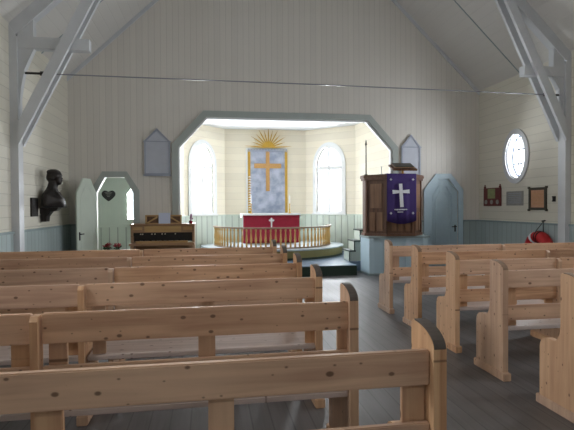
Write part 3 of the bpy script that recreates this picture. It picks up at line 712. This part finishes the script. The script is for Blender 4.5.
# ---------------------------------------------------------------- gable-shaped hymn boards
def hymn(x0, x1, z0, zs, zt, label):
    t = thing('hymn_board', label, 'hymn board', ((x0 + x1) / 2, D - .001, 0), 0, 'hymn boards on the gable wall'); h_ = (x1 - x0) / 2
    P_ = [(-h_, z0), (h_, z0), (h_, zs), (0, zt), (-h_, zs)]
    plate('board', P_, [], .025, m_hymn, t).location = (0, -.025, 0)
    cz = (z0 + zt) / 2
    plate('edge_moulding', P_, [[(-h_ + .03, z0 + .03), (h_ - .03, z0 + .03), (h_ - .03, zs - .015), (0, zt - .045), (-h_ + .03, zs - .015)]], .015, m_hymnf, t).location = (0, -.04, 0)
    bx('cross_moulding', -h_ - .02, h_ + .02, -.045, -.025, zs - .02, zs + .0, m_hymnf, t)
    bx('bottom_ledge', -h_ - .02, h_ + .02, -.06, -.0, z0 - .03, z0, m_hymnf, t)
hymn(-1.35, -.82, 2.19, 2.90, 3.17, 'pale blue house-shaped hymn board left of the chancel arch')
hymn(4.38, 4.84, 2.19, 2.86, 3.14, 'pale blue house-shaped hymn board above the pulpit right of the arch')

# ---------------------------------------------------------------- bust and plaque on the left wall
bu = thing('portrait_bust', 'dark bronze bust of a man facing right on a wall bracket', 'bust', (-2.87, 8.85, 1.50))
bm = bmesh.new()
def blob(bm, c, r, seg=20, rot=0):
    mtx = Matrix.Translation(c) @ Matrix.Rotation(rot, 4, 'Y') @ Matrix.Diagonal((*r, 1)); bmesh.ops.create_uvsphere(bm, u_segments=seg, v_segments=seg // 2 + 4, radius=1, matrix=mtx)
blob(bm, (.215, 0, .555), (.125, .105, .115)); blob(bm, (.17, 0, .52), (.085, .095, .09))          # skull and back of the hair
blob(bm, (.255, 0, .50), (.078, .072, .095)); blob(bm, (.285, 0, .445), (.055, .052, .055))          # face, chin with beard
blob(bm, (.32, 0, .558), (.025, .06, .014), 12); prism(bm, [(.315, .55), (.362, .502), (.325, .488)], -.016, .016); blob(bm, (.335, 0, .468), (.018, .03, .012), 10)
for s_ in (-1, 1):
    blob(bm, (.215, s_ * .10, .51), (.024, .014, .036), 10); blob(bm, (.32, s_ * .032, .532), (.012, .016, .010), 10)
    blob(bm, (.20, s_ * .045, .615), (.10, .06, .05), 12)
tube(bm, [(.17, 0, .24), (.185, 0, .36), (.21, 0, .47)], [.12, .085, .078], 16)
tb = bmesh.new()
for c_, r_ in (((.16, 0, .28), .09), ((.13, .17, .20), .07), ((.13, -.17, .20), .07), ((.12, .19, .06), .06), ((.12, -.19, .06), .06),
               ((.30, .07, .12), .07), ((.30, -.07, .12), .07), ((.34, .03, .05), .05), ((.34, -.03, .05), .05), ((.08, .1, .05), .06), ((.08, -.1, .05), .06)):
    blob(tb, c_, (r_, r_, r_), 12)
hull = bmesh.ops.convex_hull(tb, input=tb.verts); bmesh.ops.delete(tb, geom=[g_ for g_ in hull['geom_interior'] if isinstance(g_, bmesh.types.BMVert)], context='VERTS'); merge(bm, tb)
for s_ in (-1, 1): tube(bm, [(.19, s_ * .03, .33), (.27, s_ * .07, .24), (.35, s_ * .05, .12)], [.03, .035, .03], 8)  # coat lapels
me = bpy.data.meshes.new('tmp'); bm.to_mesh(me); bm.free(); o = bpy.data.objects.new('tmp', me); C.objects.link(o)
md = o.modifiers.new('r', 'REMESH'); md.mode = 'VOXEL'; md.voxel_size = .010; sm = o.modifiers.new('s', 'SMOOTH'); sm.iterations = 3; sm.factor = .5
nm = bpy.data.meshes.new_from_object(o.evaluated_get(bpy.context.evaluated_depsgraph_get())); bpy.data.objects.remove(o)
for p in nm.polygons: p.use_smooth = True
nm.name = 'figure'; link('figure', nm, m_bronze, bu)
bm = bmesh.new(); prism(bm, [(.0, .0), (.30, .0), (.27, -.05), (.17, -.07), (.11, -.15), (.10, -.24), (.02, -.24), (.02, -.12), (.0, -.10)], -.09, .09); 
obj('wall_bracket', bm, m_bronze, bu)
sf = thing('small_wall_shelf', 'small grey shelf block on the wall right of the bust', 'shelf', (-2.87, 9.75, 1.48))
bx('shelf_board', 0, .14, -.12, .12, .02, .09, m_pewter, sf, .005); bx('shelf_back', 0, .03, -.08, .08, -.02, .02, m_pewter, sf)
pl = thing('wall_plaque', 'small dark upright plaque on the wall left of the bust', 'plaque', (-2.87, 8.47, 1.51))
bx('plaque_board', 0, .025, -.15, .15, -.155, .155, m_iron, pl, .004)
for q in range(5): bx('relief_line', .025, .03, -.11, .11, .09 - q * .045, .105 - q * .045, m_bronze, pl)

# ---------------------------------------------------------------- right wall items
WX = WR
t = thing('memorial_board', 'dark red wooden memorial board with green picture and three pale discs', 'wall board', (WX, 9.93, 1.69))
bx('board', -.03, 0, -.33, .33, -.21, .20, m_darkred, t, .006)
bx('picture', -.036, -.03, -.13, .15, -.04, .18, m_greenish, t)
for y in (-.22, 0, .22):
    bm = bmesh.new(); tube(bm, [(-.03, y, -.12), (-.04, y, -.12)], .05, 14); obj('pale_disc', bm, m_pewter, t)
for y in (-.29, .29):
    obj('finial', lathe(bmesh.new(), [(.02, 0), (.03, .02), (.01, .05), (.018, .06), (.004, .08)], (-.015, y, .2), 8), m_darkred, t, True)
t = thing('pewter_plaque', 'pale grey metal plaque between the red board and the framed document', 'plaque', (WX, 9.14, 1.64))
bx('plate', -.012, 0, -.28, .28, -.15, .15, m_pewter, t, .003)
for q in range(6): bx('engraved_line', -.014, -.012, -.22, .22, .1 - q * .04, .108 - q * .04, m_hymnf, t)
t = thing('framed_document', 'framed peach-coloured document in a dark olive frame on the right wall', 'framed document', (WX, 8.42, 1.62))
f0 = (.25, .21)
bx('document', -.012, 0, -.2, .2, -.17, .17, m_peach, t)
bm = bmesh.new(); 
for a_, b_, c_, d_ in ((-.25, .25, .17, .22), (-.25, .25, -.22, -.17), (-.25, -.2, -.17, .17), (.2, .25, -.17, .17)): box(bm, -.03, 0, a_, b_, c_, d_)
for sy in (-.27, .23):
    for sz in (-.24, .2): box(bm, -.036, 0, sy, sy + .04, sz, sz + .04)
obj('frame', bm, m_frame, t)
bm = bmesh.new()
for q in range(10): box(bm, -.0135, -.012, -.16, .16, .13 - q * .028, .137 - q * .028)
obj('handwriting_lines', bm, m_orange, t)
t = thing('wall_hook_bracket', 'small black bracket on the wall right of the framed document', 'bracket', (WX, 7.98, 1.61))
bx('back_plate', -.01, 0, -.04, .04, -.05, .05, m_iron, t); bx('hook', -.06, -.01, -.03, -.01, -.05, -.03, m_iron, t); bx('hook', -.06, -.01, -.03, -.01, .03, .05, m_iron, t)
t = thing('red_ring', 'round red ring with white band hanging on blue dado of the right wall', 'life ring', (WX - .13, 8.22, .64))
def torus(bm, R_, r_, a0=0, a1=2 * math.pi, n=36, seg=12):
    full = abs(a1 - a0 - 2 * math.pi) < 1e-6
    tube(bm, [(0, R_ * math.cos(a0 + (a1 - a0) * k / n), R_ * math.sin(a0 + (a1 - a0) * k / n)) for k in range(n + 1)], r_, seg, not full); return bm
obj('ring', torus(bmesh.new(), .25, .115), m_redbuoy, t, True)
for a in (62,): obj('white_band', torus(bmesh.new(), .25, .118, R(a - 7), R(a + 7), 6), m_linen, t, True)
for a in (88, 100): obj('dark_strap', torus(bmesh.new(), .25, .119, R(a - 3), R(a + 3), 4), m_iron, t, True)
bm = bmesh.new(); tube(bm, [(.0, -.12, .33), (.09, 0, .54), (.0, .12, .33)], .008, 6); obj('hanging_cord', bm, m_iron, t)
bm = bmesh.new(); tube(bm, [(.06, 0, .55), (.13, 0, .56)], .015, 6); obj('peg', bm, m_iron, t)

# ---------------------------------------------------------------- vestry things
t = thing('heart_plaque', 'black heart-shaped plaque with pale lettering seen through the open door', 'plaque', (-2.48, 12.498, 1.81))
hp = []
for k_ in range(32):
    a = 2 * math.pi * k_ / 32; hp.append((.5 * .17 * math.sin(a) ** 3 + .5 * .16 * math.sin(a), .6 * .165 * (13 * math.cos(a) - 5 * math.cos(2 * a) - 2 * math.cos(3 * a) - math.cos(4 * a)) / 16 + .4 * .13 * math.cos(a)))
plate('heart', hp, [], .02, m_black, t).location = (0, -.02, 0)
for q in range(4): bx('lettering_line', -.09 + q * .02, .09 - q * .02, -.024, -.02, .06 - q * .035, .07 - q * .035, m_pewter, t)
t = thing('flower_stand', 'small wooden stand under the red flowers in the side room', 'stand', (-2.3, 11.9, 0))
bx('top', -.25, .25, -.2, .2, .36, .39, m_organ, t)
for sx in (-.22, .22):
    for sy in (-.17, .17): bx('leg', sx - .015, sx + .015, sy - .015, sy + .015, 0, .36, m_organ, t)
def poinsettia(x, y, s_, label):
    t = thing('potted_flower', label, 'potted plant', (x, y, .39), 0, 'red flowers in the side room')
    obj('pot', lathe(bmesh.new(), [(.045, 0), (.06, .09), (.065, .1)], seg=14), m_clay, t, True)
    random.seed(s_)
    for nm, mm, z0, cnt in (('leaves', m_leaf, .12, 16), ('petals', m_flower, .19, 18)):
        bm = bmesh.new()
        for q in range(cnt):
            a = random.uniform(0, 6.28); e = random.uniform(-.1, .7); L_ = random.uniform(.07, .11); c = Vector((random.uniform(-.04, .04), random.uniform(-.04, .04), z0 + random.uniform(-.03, .04)))
            d = Vector((math.cos(a) * math.cos(e), math.sin(a) * math.cos(e), math.sin(e))); n_ = d.cross(Vector((0, 0, 1))).normalized(); u_ = n_.cross(d) * .006
            vs_ = [c, c + d * L_ * .5 + n_ * .025, c + d * L_, c + d * L_ * .5 - n_ * .025]
            A_ = [bm.verts.new(v + u_) for v in vs_]; B_ = [bm.verts.new(v - u_) for v in vs_]
            bm.faces.new(A_); bm.faces.new(B_[::-1])
            for i_ in range(4): bm.faces.new((A_[i_], B_[i_], B_[(i_ + 1) % 4], A_[(i_ + 1) % 4]))
        obj(nm, bm, mm, t)
poinsettia(-2.42, 11.9, 1, 'red poinsettia on the left of the two in the side room')
poinsettia(-2.17, 11.9, 2, 'red poinsettia on the right of the two in the side room')
t = thing('dark_wall_card', 'small dark card on the side room wall left of the heart plaque', 'card', (-2.87, 12.1, 1.78))
bx('card', 0, .012, -.12, .12, -.1, .1, m_darkred, t)
